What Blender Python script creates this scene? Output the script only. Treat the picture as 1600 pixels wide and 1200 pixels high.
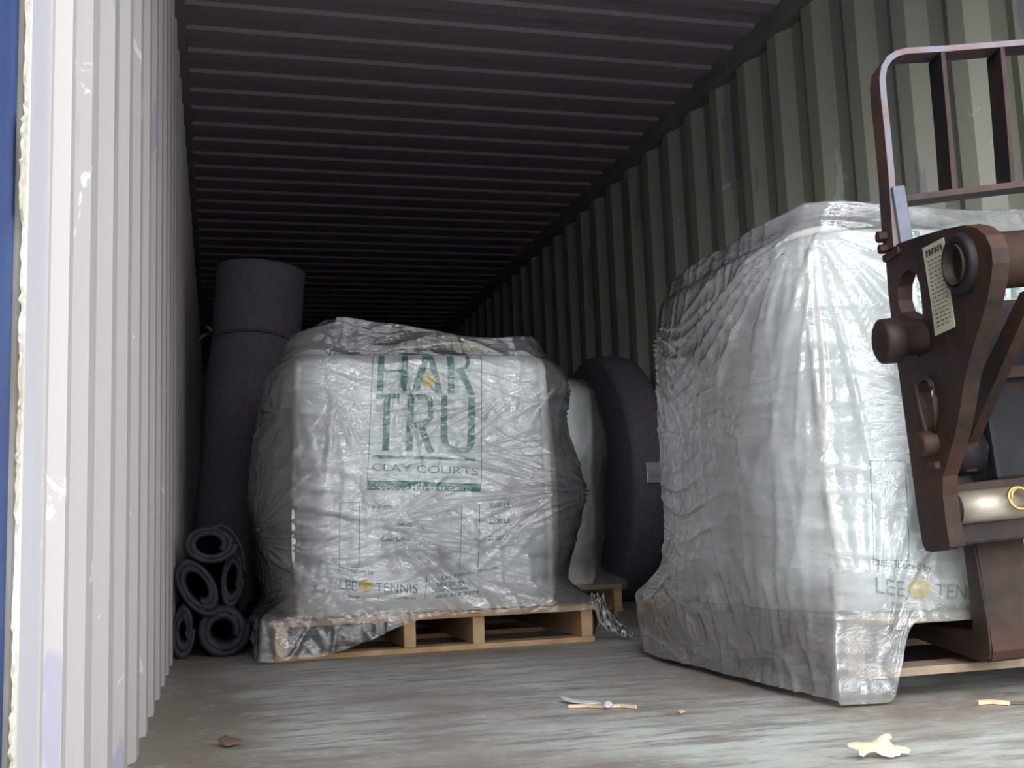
import bpy, bmesh, math, random
from mathutils import Vector, Matrix, noise
from math import sin, cos, pi, atan2, hypot, exp

for o in list(bpy.data.objects):
    bpy.data.objects.remove(o, do_unlink=True)
S = bpy.context.scene
COL = S.collection
random.seed(4)

# ------------------------------------------------------------------ camera
FPX, YAW, PITCH, ROLL = 1724.738, 0.2643966, 0.1360284, -0.0389438
CAM = Vector((0.14066, 0.0, 0.37282))
_F = Vector((sin(YAW) * cos(PITCH), cos(YAW) * cos(PITCH), sin(PITCH)))
_R0 = Vector((cos(YAW), -sin(YAW), 0)); _U0 = _R0.cross(_F)
_R = _R0 * cos(ROLL) + _U0 * sin(ROLL); _U = -_R0 * sin(ROLL) + _U0 * cos(ROLL)
cd = bpy.data.cameras.new('camera'); cam = bpy.data.objects.new('camera', cd); COL.objects.link(cam)
cd.sensor_width = 36.0; cd.lens = FPX / 1600 * 36.0; cd.clip_start = 0.02; cd.clip_end = 300
M = Matrix((_R, _U, -_F)).transposed().to_4x4(); M.translation = CAM
cam.matrix_world = M
S.camera = cam
# ------------------------------------------------------------------ light: overcast daylight through the open end
w = bpy.data.worlds.new('overcast'); S.world = w; w.use_nodes = True
wn = w.node_tree.nodes; wl = w.node_tree.links
bg = wn['Background']
tc = wn.new('ShaderNodeTexCoord'); sx = wn.new('ShaderNodeSeparateXYZ'); wl.new(tc.outputs['Generated'], sx.inputs[0])
cr = wn.new('ShaderNodeValToRGB'); wl.new(sx.outputs['Z'], cr.inputs[0]); wl.new(cr.outputs[0], bg.inputs[0])
cr.color_ramp.elements[0].position = 0.02; cr.color_ramp.elements[0].color = (0.34, 0.35, 0.35, 1)   # trees and yards along the horizon
cr.color_ramp.elements[1].position = 0.24; cr.color_ramp.elements[1].color = (0.95, 0.975, 1.0, 1)
vd = wn.new('ShaderNodeVectorMath'); vd.operation = 'DOT_PRODUCT'; wl.new(tc.outputs['Generated'], vd.inputs[0])
vd.inputs[1].default_value = Vector((-.66, -.70, .28)).normalized()          # bright lobe added to the sky, behind left, to light the bags' left sides
lm = wn.new('ShaderNodeMath'); lm.operation = 'MAXIMUM'; wl.new(vd.outputs['Value'], lm.inputs[0]); lm.inputs[1].default_value = 0.0
lp_ = wn.new('ShaderNodeMath'); lp_.operation = 'POWER'; wl.new(lm.outputs[0], lp_.inputs[0]); lp_.inputs[1].default_value = 11.0
lk = wn.new('ShaderNodeMath'); lk.operation = 'MULTIPLY_ADD'; wl.new(lp_.outputs[0], lk.inputs[0]); lk.inputs[1].default_value = 32.0; lk.inputs[2].default_value = 4.5
wl.new(lk.outputs[0], bg.inputs[1])
S.view_settings.view_transform = 'Standard'; S.view_settings.look = 'None'
S.view_settings.gamma = 1.0; S.view_settings.use_curve_mapping = False
S.view_settings.exposure = 0.0

W, H = 2.33, 2.42          # inside width and height of the container
Y0, Y1 = 0.87, 12.90       # its open end and its closed end

# ------------------------------------------------------------------ where a spot seen in the photo lies in the place
def ray(px, py): return _F + _R * ((px - 800) / FPX) - _U * ((py - 600) / FPX)
def at_y(px, py, Y): d = ray(px, py); return CAM + d * ((Y - CAM.y) / d.y)
def at_z(px, py, z=0.0): d = ray(px, py); return CAM + d * ((z - CAM.z) / d.z)
def at_plane(px, py, o, n): d = ray(px, py); return CAM + d * ((o - CAM).dot(n) / d.dot(n))

# ------------------------------------------------------------------ helpers
def link(name, me, mat=None, parent=None):
    o = bpy.data.objects.new(name, me); COL.objects.link(o)
    if mat: me.materials.append(mat)
    if parent: o.parent = parent
    return o
def bm_obj(name, bm, mat=None, parent=None, smooth=False):
    me = bpy.data.meshes.new(name); bmesh.ops.recalc_face_normals(bm, faces=bm.faces[:]); bm.to_mesh(me); bm.free()
    if smooth:
        for p in me.polygons: p.use_smooth = True
    return link(name, me, mat, parent)
def tag(o, label=None, cat=None, group=None, kind=None):
    if label: o['label'] = label
    if cat: o['category'] = cat
    if group: o['group'] = group
    if kind: o['kind'] = kind
    return o
def empty(name, loc, rot=None):
    o = bpy.data.objects.new(name, None); o.empty_display_size = 0.05; COL.objects.link(o)
    m = (rot.to_4x4() if rot else Matrix.Identity(4)); m.translation = Vector(loc); o.matrix_world = m
    return o
def box(bm, x0, x1, y0, y1, z0, z1, bev=0.0, jit=0.0):
    g = bmesh.ops.create_cube(bm, size=1.0)
    vs = g['verts']
    for v in vs:
        v.co = Vector((x0 + (v.co.x + .5) * (x1 - x0), y0 + (v.co.y + .5) * (y1 - y0), z0 + (v.co.z + .5) * (z1 - z0)))
        if jit: v.co += Vector((random.uniform(-jit, jit), random.uniform(-jit, jit), random.uniform(-jit, jit) * .4))
    if bev:
        es = list({e for v in vs for e in v.link_edges})
        bmesh.ops.bevel(bm, geom=es, offset=bev, segments=2, affect='EDGES', profile=0.5)
    return bm
def cyl(bm, p0, p1, r0, r1=None, seg=28, caps=True):
    p0 = Vector(p0); p1 = Vector(p1); d = p1 - p0
    r1 = r0 if r1 is None else r1
    m = Matrix.Translation((p0 + p1) / 2) @ d.to_track_quat('Z', 'Y').to_matrix().to_4x4()
    bmesh.ops.create_cone(bm, cap_ends=caps, segments=seg, radius1=r0, radius2=r1, depth=d.length, matrix=m)
def lathe(bm, p0, axis, prof, seg=36):
    """prof: list of (distance along axis, radius)"""
    axis = Vector(axis).normalized(); q = axis.to_track_quat('Z', 'Y'); rings = []
    for t, r in prof:
        rings.append([bm.verts.new(Vector(p0) + q @ Vector((r * cos(2 * pi * k / seg), r * sin(2 * pi * k / seg), t))) for k in range(seg)])
    for a, b in zip(rings, rings[1:]):
        for k in range(seg): bm.faces.new((a[k], a[(k + 1) % seg], b[(k + 1) % seg], b[k]))
    return rings
def tube(bm, pts, r, seg=10, closed=False):
    pts = [Vector(p) for p in pts]; n = len(pts); rings = []
    for i, p in enumerate(pts):
        a = pts[(i - 1) % n] if (closed or i > 0) else pts[i]; b = pts[(i + 1) % n] if (closed or i < n - 1) else pts[i]
        q = (b - a).to_track_quat('Z', 'Y')
        rings.append([bm.verts.new(p + q @ Vector((r * cos(2 * pi * k / seg), r * sin(2 * pi * k / seg), 0))) for k in range(seg)])
    for i in range(n if closed else n - 1):
        a, b = rings[i], rings[(i + 1) % n]
        for k in range(seg): bm.faces.new((a[k], a[(k + 1) % seg], b[(k + 1) % seg], b[k]))
    if not closed:
        bm.faces.new(rings[0][::-1]); bm.faces.new(rings[-1])
def sheet(name, prof, ext, mat, thick=0.004):
    """prof points swept along ext -> a folded sheet with real thickness"""
    bm = bmesh.new(); ext = Vector(ext)
    a = [bm.verts.new(p) for p in prof]; b = [bm.verts.new(Vector(p) + ext) for p in prof]
    for i in range(len(prof) - 1): bm.faces.new((a[i], a[i + 1], b[i + 1], b[i]))
    o = bm_obj(name, bm, mat)
    md = o.modifiers.new('thickness', 'SOLIDIFY'); md.thickness = thick; md.offset = 0
    return o

# ------------------------------------------------------------------ materials
def new_mat(name):
    m = bpy.data.materials.new(name); m.use_nodes = True
    nt = m.node_tree; return m, nt, nt.nodes['Principled BSDF']
def N(nt, t, **kw):
    n = nt.nodes.new(t)
    for k, v in kw.items():
        if k in ('operation', 'blend_type', 'data_type', 'noise_dimensions', 'feature', 'wave_type', 'bands_direction', 'invert'): setattr(n, k, v)
        else: n.inputs[k].default_value = v
    return n
def tex(nt, scale, detail=4, rough=.55, stretch=(1, 1, 1), dist=0.0, coord='Object', off=(0, 0, 0)):
    tcn = nt.nodes.new('ShaderNodeTexCoord'); mp = nt.nodes.new('ShaderNodeMapping')
    mp.inputs['Scale'].default_value = stretch; mp.inputs['Location'].default_value = off
    nt.links.new(tcn.outputs[coord], mp.inputs['Vector'])
    n = nt.nodes.new('ShaderNodeTexNoise'); n.inputs['Scale'].default_value = scale
    n.inputs['Detail'].default_value = detail; n.inputs['Roughness'].default_value = rough; n.inputs['Distortion'].default_value = dist
    nt.links.new(mp.outputs[0], n.inputs['Vector']); return n.outputs['Fac']
def ramp(nt, fac, stops):
    r = nt.nodes.new('ShaderNodeValToRGB'); e = r.color_ramp.elements
    while len(e) < len(stops): e.new(0.5)
    for k, (p, c) in enumerate(stops):
        e[k].position = p; e[k].color = (c, c, c, 1) if not isinstance(c, tuple) else (*c, 1)
    nt.links.new(fac, r.inputs[0]); return r.outputs[0]
def mix(nt, fac, a, b, blend='MIX'):
    n = nt.nodes.new('ShaderNodeMix'); n.data_type = 'RGBA'; n.blend_type = blend
    for s, v in ((n.inputs[0], fac), (n.inputs[6], a), (n.inputs[7], b)):
        if isinstance(v, bpy.types.NodeSocket): nt.links.new(v, s)
        elif isinstance(v, tuple): s.default_value = (*v, 1)
        else: s.default_value = v
    return n.outputs[2]
def bump(nt, bsdf, h, strength=.3, dist=.01):
    b = nt.nodes.new('ShaderNodeBump'); b.inputs['Strength'].default_value = strength; b.inputs['Distance'].default_value = dist
    nt.links.new(h, b.inputs['Height']); nt.links.new(b.outputs[0], bsdf.inputs['Normal']); return b
def simple(name, c1, c2, scale=6, rough=.6, metal=0.0, stretch=(1, 1, 1), b=0.0, lo=.35, hi=.65, spec=.5):
    m, nt, p = new_mat(name)
    f = tex(nt, scale, stretch=stretch)
    nt.links.new(ramp(nt, f, [(lo, c1), (hi, c2)]), p.inputs['Base Color'])
    p.inputs['Roughness'].default_value = rough; p.inputs['Metallic'].default_value = metal
    p.inputs['Specular IOR Level'].default_value = spec
    if b: bump(nt, p, f, b)
    return m

def mat_wall(name, base, patch, scuff, patch_lo, rust=True):
    m, nt, p = new_mat(name)
    c = ramp(nt, tex(nt, 2.0, stretch=(1, 1, .35)), [(.3, tuple(x * .92 for x in base)), (.7, base)])
    pm = ramp(nt, tex(nt, 3.2, 5, .5, stretch=(1, 2.2, .42), off=(3.1, 2.9, 4.2)), [(patch_lo, 0.0), (patch_lo + .012, 1.0)])
    c = mix(nt, pm, c, patch)
    sm = ramp(nt, tex(nt, 7, 6, .6, stretch=(1, 1, .8), dist=1.5, off=(9, 2, 1)), [(.655, 0.0), (.68, 1.0)])
    c = mix(nt, sm, c, scuff)
    if rust:
        rm = ramp(nt, tex(nt, 16, 5, .7, stretch=(1, 1, .25), off=(1, 8, 4)), [(.70, 0.0), (.76, .7)])
        c = mix(nt, rm, c, (.23, .13, .07))
    nt.links.new(c, p.inputs['Base Color']); p.inputs['Roughness'].default_value = .55
    p.inputs['Specular IOR Level'].default_value = .35
    bump(nt, p, tex(nt, 9, 3, stretch=(1, 1, .3)), .15, .006)
    return m
M_WALL_L = mat_wall('wall_paint_white', (.47, .44, .43), (.35, .34, .41), (.62, .63, .64), .625)
M_WALL_R = mat_wall('wall_paint_olive_shaded', (.27, .27, .22), (.19, .195, .20), (.35, .35, .32), .64)  # same paint as the left wall, darkened here for its shade
M_CEIL = mat_wall('ceiling_paint', (.25, .205, .24), (.19, .165, .205), (.30, .27, .27), .68)
M_RAIL = simple('rail_paint', (.13, .125, .13), (.19, .18, .18), 3, .6)
M_POST = simple('post_paint', (.50, .50, .54), (.58, .58, .61), 4, .5, stretch=(1, 1, .2))
M_BLUE = simple('blue_paint', (.022, .045, .16), (.05, .09, .24), 3.0, .42, b=.12)
M_GASKET = simple('gasket', (.45, .38, .27), (.78, .76, .70), 22, .8, stretch=(1, 1, .22), b=.4)
M_GROUND = simple('asphalt', (.27, .27, .26), (.36, .36, .35), 30, .9)

def mat_floor():
    m, nt, p = new_mat('worn_plywood')
    big = tex(nt, 1.5, 6, .62, stretch=(1, .8, 1), off=(2.2, .3, 0))
    c = ramp(nt, big, [(.36, (.22, .18, .15)), (.45, (.32, .30, .27)), (.53, (.41, .42, .38)), (.64, (.50, .54, .49))])
    # brown, bare strip along the left wall, worn through by traffic
    tcn = nt.nodes.new('ShaderNodeTexCoord'); sp = nt.nodes.new('ShaderNodeSeparateXYZ'); nt.links.new(tcn.outputs['Object'], sp.inputs[0])
    ad = N(nt, 'ShaderNodeMath', operation='MULTIPLY_ADD'); nt.links.new(tex(nt, 4, 5, .6), ad.inputs[0]); ad.inputs[1].default_value = .55; nt.links.new(sp.outputs['X'], ad.inputs[2])
    c = mix(nt, ramp(nt, ad.outputs[0], [(.42, .85), (.62, 0.0)]), c, (.175, .135, .105))
    st = ramp(nt, tex(nt, 4, 9, .74, stretch=(.8, 3.4, 1), off=(5, 1, 0)), [(.47, 0.0), (.58, .85)])
    c = mix(nt, st, c, (.215, .19, .17))
    sc = ramp(nt, tex(nt, 8, 9, .78, stretch=(1.6, 1.6, 1), off=(0, 7, 0)), [(.54, 0.0), (.72, .65)])
    c = mix(nt, sc, c, (.58, .60, .57))
    dk = ramp(nt, tex(nt, 9, 6, .7, stretch=(.6, 2.4, 1), off=(4, 4, 0)), [(.61, 0.0), (.67, .8)])
    c = mix(nt, dk, c, (.10, .085, .075))
    nt.links.new(c, p.inputs['Base Color']); p.inputs['Roughness'].default_value = .52
    p.inputs['Specular IOR Level'].default_value = .5
    bump(nt, p, tex(nt, 14, 6, .65, stretch=(1, 2.0, 1)), .35, .006)
    return m
M_FLOOR = mat_floor()
M_WOOD = simple('pallet_wood', (.36, .22, .11), (.52, .35, .19), 9, .75, stretch=(1, .2, 1), b=.2)
M_WOOD_D = simple('weathered_pallet_wood', (.20, .145, .10), (.33, .25, .175), 9, .8, stretch=(1, .2, 1), b=.2)

def mat_bag():
    m, nt, p = new_mat('woven_white_fabric')
    wv = nt.nodes.new('ShaderNodeTexWave'); wv.inputs['Scale'].default_value = 90; wv.bands_direction = 'Z'; wv.inputs['Distortion'].default_value = 1.0
    t = nt.nodes.new('ShaderNodeTexCoord'); nt.links.new(t.outputs['Object'], wv.inputs['Vector'])
    f = tex(nt, 3, 4)
    nt.links.new(ramp(nt, f, [(.3, (.78, .80, .81)), (.7, (.86, .88, .885))]), p.inputs['Base Color'])
    p.inputs['Roughness'].default_value = .55; p.inputs['Specular IOR Level'].default_value = .4
    bump(nt, p, wv.outputs['Fac'], .08, .002); return m
M_BAG = mat_bag()
M_SEAM = simple('seam_webbing', (.86, .82, .76), (.93, .90, .85), 20, .6, b=.2)
M_YELLOW = simple('yellow_lining', (.62, .58, .34), (.72, .68, .45), 8, .6)
M_INK_G = simple('green_ink', (.015, .19, .14), (.03, .24, .18), 12, .5)
M_INK_S = simple('grey_green_ink', (.10, .19, .18), (.14, .24, .22), 12, .5)
M_INK_Y = simple('yellow_ink', (.72, .50, .04), (.82, .60, .07), 12, .5)
M_INK_W = simple('white_ink', (.75, .78, .78), (.8, .8, .8), 12, .5)

def mat_film(name, milk, tint=(.86, .90, .90), seed=0, stretch=(1, 1, 1), bs=.26):
    m, nt, p = new_mat(name); nt.nodes.remove(p)
    out = [n for n in nt.nodes if n.type == 'OUTPUT_MATERIAL'][0]
    tr = nt.nodes.new('ShaderNodeBsdfTransparent'); tr.inputs[0].default_value = (.97, .98, .98, 1)
    di = nt.nodes.new('ShaderNodeBsdfDiffuse'); di.inputs[0].default_value = (*tint, 1)
    tl = nt.nodes.new('ShaderNodeBsdfTranslucent'); tl.inputs[0].default_value = (*tint, 1)
    gl = nt.nodes.new('ShaderNodeBsdfGlossy'); gl.inputs['Roughness'].default_value = .09
    fr = nt.nodes.new('ShaderNodeFresnel'); fr.inputs[0].default_value = 1.62
    # fine crinkles
    h1 = tex(nt, 15, 5, .6, stretch=(1, 1, 2.4), dist=1.2, off=(seed, 0, 0))
    h2 = tex(nt, 42, 4, .6, stretch=(1.6, 1.6, .8), dist=.8, off=(0, seed, 0))
    r1 = ramp(nt, h1, [(.38, 0.0), (.5, 1.0), (.62, 0.0)])
    ad = N(nt, 'ShaderNodeMath', operation='MULTIPLY_ADD'); nt.links.new(h2, ad.inputs[0]); ad.inputs[1].default_value = .45
    sep = nt.nodes.new('ShaderNodeSeparateColor'); nt.links.new(r1, sep.inputs[0]); nt.links.new(sep.outputs[0], ad.inputs[2])
    b = nt.nodes.new('ShaderNodeBump'); b.inputs['Strength'].default_value = bs; b.inputs['Distance'].default_value = .006
    nt.links.new(ad.outputs[0], b.inputs['Height'])
    for n in (di, gl, fr): nt.links.new(b.outputs[0], n.inputs['Normal'])
    m1 = nt.nodes.new('ShaderNodeMixShader'); m1.inputs[0].default_value = .35
    nt.links.new(di.outputs[0], m1.inputs[1]); nt.links.new(tl.outputs[0], m1.inputs[2])
    m2 = nt.nodes.new('ShaderNodeMixShader'); nt.links.new(tr.outputs[0], m2.inputs[1]); nt.links.new(m1.outputs[0], m2.inputs[2])
    mk = ramp(nt, tex(nt, 5, 5, .6, stretch=(1, 1, 1.6), dist=.6, off=(seed * 2, 1, 0)), [(.3, milk * .55), (.72, min(1, milk * 1.6))])
    nt.links.new(mk, m2.inputs[0])
    m3 = nt.nodes.new('ShaderNodeMixShader')
    k = N(nt, 'ShaderNodeMath', operation='MULTIPLY'); nt.links.new(fr.outputs[0], k.inputs[0]); k.inputs[1].default_value = 2.5; k.use_clamp = True
    nt.links.new(k.outputs[0], m3.inputs[0]); nt.links.new(m2.outputs[0], m3.inputs[1]); nt.links.new(gl.outputs[0], m3.inputs[2])
    nt.links.new(m3.outputs[0], out.inputs[0]); return m

M_ROLL = simple('grey_geotextile', (.075, .068, .085), (.10, .09, .11), 40, .85, b=.15)
M_RUBBER = simple('black_rubber', (.010, .011, .016), (.02, .021, .028), 20, .7, b=.3)
M_STRAP = simple('dark_twine', (.04, .04, .045), (.07, .065, .07), 30, .8)

def mat_rust(name, dark, rust, lo, hi, rough=.5, scale=5):
    m, nt, p = new_mat(name)
    f = tex(nt, scale, 7, .65); g = tex(nt, scale * 6, 4, .6)
    a = N(nt, 'ShaderNodeMath', operation='MULTIPLY_ADD'); nt.links.new(g, a.inputs[0]); a.inputs[1].default_value = .25; nt.links.new(f, a.inputs[2])
    nt.links.new(ramp(nt, a.outputs[0], [(lo, dark), (hi, rust)]), p.inputs['Base Color'])
    p.inputs['Roughness'].default_value = rough + .12; p.inputs['Specular IOR Level'].default_value = .3; bump(nt, p, a.outputs[0], .35, .004); return m
M_IRON = mat_rust('rusty_black_iron', (.005, .004, .0045), (.045, .018, .010), .46, .78, .5)
M_IRON_B = mat_rust('brown_iron', (.012, .008, .0065), (.055, .028, .018), .48, .85, .5)
M_IRON_K = mat_rust('black_iron', (.004, .0045, .007), (.02, .010, .008), .6, .85, .5)
M_GRILLE = mat_rust('faded_grille_iron', (.025, .02, .025), (.08, .035, .025), .5, .8, .55, 9)
M_GREY_EDGE = mat_rust('lit_grille_edge', (.15, .145, .175), (.17, .085, .06), .58, .82, .5, 12)  # lighter copy of the grille iron, for the edge that catches daylight
M_STEEL = simple('steel_and_highlight', (.22, .19, .15), (.36, .32, .26), 14, .5, .5)  # steel of the lock rod, also the painted highlight on the fork shaft
M_BRASS = simple('brass_ring', (.45, .30, .10), (.62, .42, .16), 10, .4, .9)
M_LABEL = simple('label_paper', (.33, .32, .24), (.42, .41, .31), 14, .6)
M_LABEL_INK = simple('label_print', (.03, .03, .035), (.06, .06, .06), 14, .6)
M_LEAF = simple('dry_leaf', (.52, .38, .27), (.66, .53, .42), 14, .7, b=.2)
M_TWIG = simple('splintered_wood', (.55, .34, .18), (.74, .56, .38), 16, .7)
M_DARKLEAF = simple('brown_leaf', (.10, .07, .05), (.16, .11, .08), 16, .8)
M_SCRAP = simple('plastic_scrap', (.55, .55, .58), (.66, .66, .68), 16, .4)

# ------------------------------------------------------------------ the container
def corr(y0, y1, pitch, fin, slope, fout):
    """corrugation: yields (y, inner?) breakpoints"""
    y = y0
    while y < y1:
        yield y, 1; yield y + fin, 1; yield y + fin + slope, 0; yield y + fin + slope + fout, 0
        y += pitch
PITCH_W = .278
def wall(name, X, sgn, ystart, mat, post=()):
    pts = [Vector((X + a * sgn, b, 0.0)) for a, b in post]
    for y, inn in corr(ystart, Y1, PITCH_W, .072, .068, .070):
        if y > Y1: break
        pts.append(Vector((X + (0 if inn else .036) * sgn, y, 0.0)))
    pts.append(Vector((X, Y1, 0)))
    return tag(sheet(name, pts, (0, 0, H), mat), kind='structure')
wall('wall_left', 0.0, -1, 1.310, M_WALL_L, [(.015, 1.10), (.015, 1.118), (0, 1.130), (0, 1.158), (.034, 1.205), (.036, 1.243)])
wall('wall_right', W, 1, 1.30 - .278, M_WALL_R, [(0, Y0 + .02)])
pts = []
for y, inn in corr(Y0 + .12, Y1, .209, .085, .018, .088):
    if y > Y1: break
    pts.append(Vector((-.05, y, H + (0 if inn else .011))))
pts.append(Vector((-.05, Y1 + .06, H - .004)))
tag(sheet('ceiling', pts, (W + .1, 0, 0), M_CEIL), kind='structure')
pts = []
x = -.04
for x, inn in corr(-.04, W + .04, .25, .09, .035, .09): pts.append(Vector((min(x, W + .045), Y1 + (0 if inn else .03), 0)))
tag(sheet('wall_back', pts, (0, 0, H), M_WALL_R), kind='structure')
bm = bmesh.new(); box(bm, -.06, W + .06, Y0, Y1 + .05, -.03, 0.0); tag(bm_obj('floor', bm, M_FLOOR), kind='structure')
def trim(n, x0, x1, y0, y1, z0, z1, mat, bev=.004):
    b = bmesh.new(); box(b, x0, x1, y0, y1, z0, z1, bev); return tag(bm_obj('trim_%d' % n, b, mat), kind='structure')
trim(1, -.06, .030, Y0 + .05, Y1, H - .080, H + .03, M_RAIL)                  # top side rails
trim(2, W - .030, W + .06, Y0 + .05, Y1, H - .080, H + .03, M_RAIL)
trim(3, -.10, W + .10, Y0 - .06, Y0 + .11, H - .10, H + .16, M_BLUE)          # door header
trim(4, -.10, W + .10, Y0 - .06, Y0, -.17, -.002, M_BLUE)                       # door sill
trim(5, -.12, -.05, Y0 - .02, Y0 + .15, -.17, H + .16, M_BLUE)                # corner posts
trim(6, W + .03, W + .12, Y0 - .02, Y0 + .15, -.17, H + .16, M_BLUE)
trim(7, -.12, -.07, Y0 + .1, Y1 + .06, -.17, -.03, M_BLUE)                    # bottom side rails
trim(8, W + .07, W + .12, Y0 + .1, Y1 + .06, -.17, -.03, M_BLUE)
trim(9, -.05, -.0145, .905, 1.116, 0.0, H - .06, M_POST, .003)                 # flat grey door post inside
trim(12, -.08, W + .08, Y1 - .03, Y1 + .08, H - .08, H + .06, M_RAIL)          # frame round the closed end
trim(13, W - .04, W + .09, Y1 - .06, Y1 + .08, 0, H, M_RAIL)
trim(14, -.09, .04, Y1 - .06, Y1 + .08, 0, H, M_RAIL)
# door gasket: two rubber lips and a frayed torn edge
b = bmesh.new()
box(b, -.03, .000, .875, .886, 0, H - .1, .003); box(b, -.03, -.004, .889, .897, 0, H - .1, .002)
tag(bm_obj('trim_10', b, M_GASKET), kind='structure')
b = bmesh.new()
rng = random.Random(8); z = 0.0; front = []; back = []
while z < H - .1:
    fray = .010 + .010 * abs(noise.noise(Vector((z * 3, 1.7, 0)))) + rng.uniform(0, .026) * (1.0 if z < .24 else .15)
    if .62 < z < .70: fray += .012
    front.append(b.verts.new((.001 + rng.uniform(-.001, .001), .875 - fray, z))); back.append(b.verts.new((.001, .879, z)))
    z += rng.uniform(.002, .008)
for i in range(len(front) - 1): b.faces.new((front[i], front[i + 1], back[i + 1], back[i]))
o = tag(bm_obj('trim_11', b, M_GASKET), kind='structure')
md = o.modifiers.new('t', 'SOLIDIFY'); md.thickness = .002
# the door leaf, swung open past the post
b = bmesh.new(); box(b, -.055, -.004, -.34, .868, -.02, H + .06, .006)
d1 = tag(bm_obj('door_1', b, M_BLUE), kind='structure')
b = bmesh.new()
for k in range(4): box(b, -.085, -.055, .80, .90, .25 + k * .62, .37 + k * .62, .005)
bm_obj('hinge', b, M_BLUE, d1)
b = bmesh.new()
cyl(b, (-.085, -.2, -.02), (-.085, -.2, H + .05), .017, seg=14)
bm_obj('lock_rod', b, M_STEEL, d1, True)
# yard outside, below the container floor
b = bmesh.new(); box(b, -60, 60, -70, 60, -1.35, -1.25); tag(bm_obj('ground', b, M_GROUND), kind='structure')

# ------------------------------------------------------------------ pallets
def pallet(x0, x1, y0, y1, z, stringers, mat, label, wid=.040, nb=8):
    cx, cy = (x0 + x1) / 2, (y0 + y1) / 2
    r = empty('wooden_pallet', (cx, cy, z)); tag(r, label, 'pallet', 'wooden pallets')
    a, b_, c, d = x0 - cx, x1 - cx, y0 - cy, y1 - cy
    for s in stringers:
        bm = bmesh.new(); box(bm, s - cx - wid / 2, s - cx + wid / 2, c + .004, d - .004, .018, .107, .003, .0015); bm_obj('stringer', bm, mat, r)
    n = nb; bw = .088
    for k in range(n):
        y = c + (d - c - bw) * k / (n - 1)
        bm = bmesh.new(); box(bm, a, b_, y, y + bw, .107, .125, .002, .0015); bm_obj('deck_board', bm, mat, r)
    for k in range(3):
        y = c + (d - c - bw) * k / 2
        bm = bmesh.new(); box(bm, a, b_, y, y + bw, .0, .018, .002, .001); bm_obj('bottom_board', bm, mat, r)
    return r
pallet(.318, 1.396, 3.678, 4.79, 0, [.341, .755, .990, 1.372], M_WOOD, 'pale wooden pallet under the bag printed with the green logo')
LIFT = .050
pallet(1.392, 2.270, 2.068, 3.134, LIFT, [1.414, 1.955, 2.248], M_WOOD_D, 'wooden pallet raised on the rusty fork under the right bag')
pallet(.92, 1.985, 4.97, 6.05, 0, [.945, 1.30, 1.60, 1.962], M_WOOD, 'brown wooden pallet under the half-hidden bag behind the middle one', nb=6)

# ------------------------------------------------------------------ bulk bags
class Shape:
    """rounded-square bulging sack; sides are numbered 0:+x 1:+y 2:-x 3:-y(front)"""
    def __init__(s, cx, cy, hx, hy, z0, z1, n=7, bx=.08, by=.035, seed=0, fold=.005, taper=0.0, shrink=0.0):
        s.__dict__.update(dict(cx=cx, cy=cy, hx=hx, hy=hy, z0=z0, z1=z1, n=n, bx=bx, by=by, seed=seed, fold=fold, taper=taper, shrink=shrink))
    def unit(s, t):
        k = int(t) % 4; q = (t - int(t)) * 2 - 1; d = (1 + abs(q) ** s.n) ** (1 / s.n)
        a = 1 / d; b = q / d
        return ((a, b), (-b, a), (-a, -b), (b, -a))[k]
    def norm(s, ux, uy):
        nx = ux * abs(ux) ** (s.n - 2); ny = uy * abs(uy) ** (s.n - 2); l = hypot(nx, ny) or 1; return nx / l, ny / l
    def folds(s, X, Y, z):
        """soft horizontal compression folds of the fabric, larger low down"""
        v = (z - s.z0) / (s.z1 - s.z0)
        g = noise.noise(Vector((X * 1.6, Y * 1.6, z * 24 + s.seed))) + .5 * noise.noise(Vector((X * 3.5 + 9, Y * 3.5, z * 52 + s.seed)))
        a = max(0, min(1, (1.0 - v) * 2.2)) * max(0, min(1, v * 8))
        f = -abs(g) * s.fold * 2.2 * a
        return f + .010 * noise.noise(Vector((X * 3, Y * 3, z * 3 + s.seed)))
    def base(s, ux, uy, z, off=0.0, folds=True):
        v = (z - s.z0) / (s.z1 - s.z0); vc = max(0.0, min(1.0, v))
        B = max(0.0, sin(pi * min(1, vc ** .8))) ** .65
        x = s.hx * ux * (1 + s.taper * (1 - vc)); y = s.hy * uy
        x += s.bx * B * (1 - abs(uy) ** 2.0) * ux * abs(ux) ** 5
        y += s.by * B * (1 - abs(ux) ** 2.0) * uy * abs(uy) ** 5
        rt = .06                                       # rounded shoulder
        if v > 1 - rt:
            q = min(1.0, (v - (1 - rt)) / rt); k = 1 - .035 * (1 - math.sqrt(max(0, 1 - q * q)))
            x *= k; y *= k
        if v < .05: k = 1 - .02 * (1 - vc / .05) ** 2; x *= k; y *= k
        nx, ny = s.norm(ux, uy)
        f = (s.folds(s.cx * 0 + x, y, z) if folds else 0) + off
        return Vector((x + nx * f, y + ny * f, z)), nx, ny
    def front(s, x, z, off):
        """point of the front face at local x"""
        u = max(-.97, min(.97, x / s.hx))
        a = abs(u) ** s.n; q = math.copysign((a / max(1e-9, 1 - a)) ** (1 / s.n), u); d = (1 + abs(q) ** s.n) ** (1 / s.n)
        p, _, _ = s.base(q / d, -1 / d, z, off); return p

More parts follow.
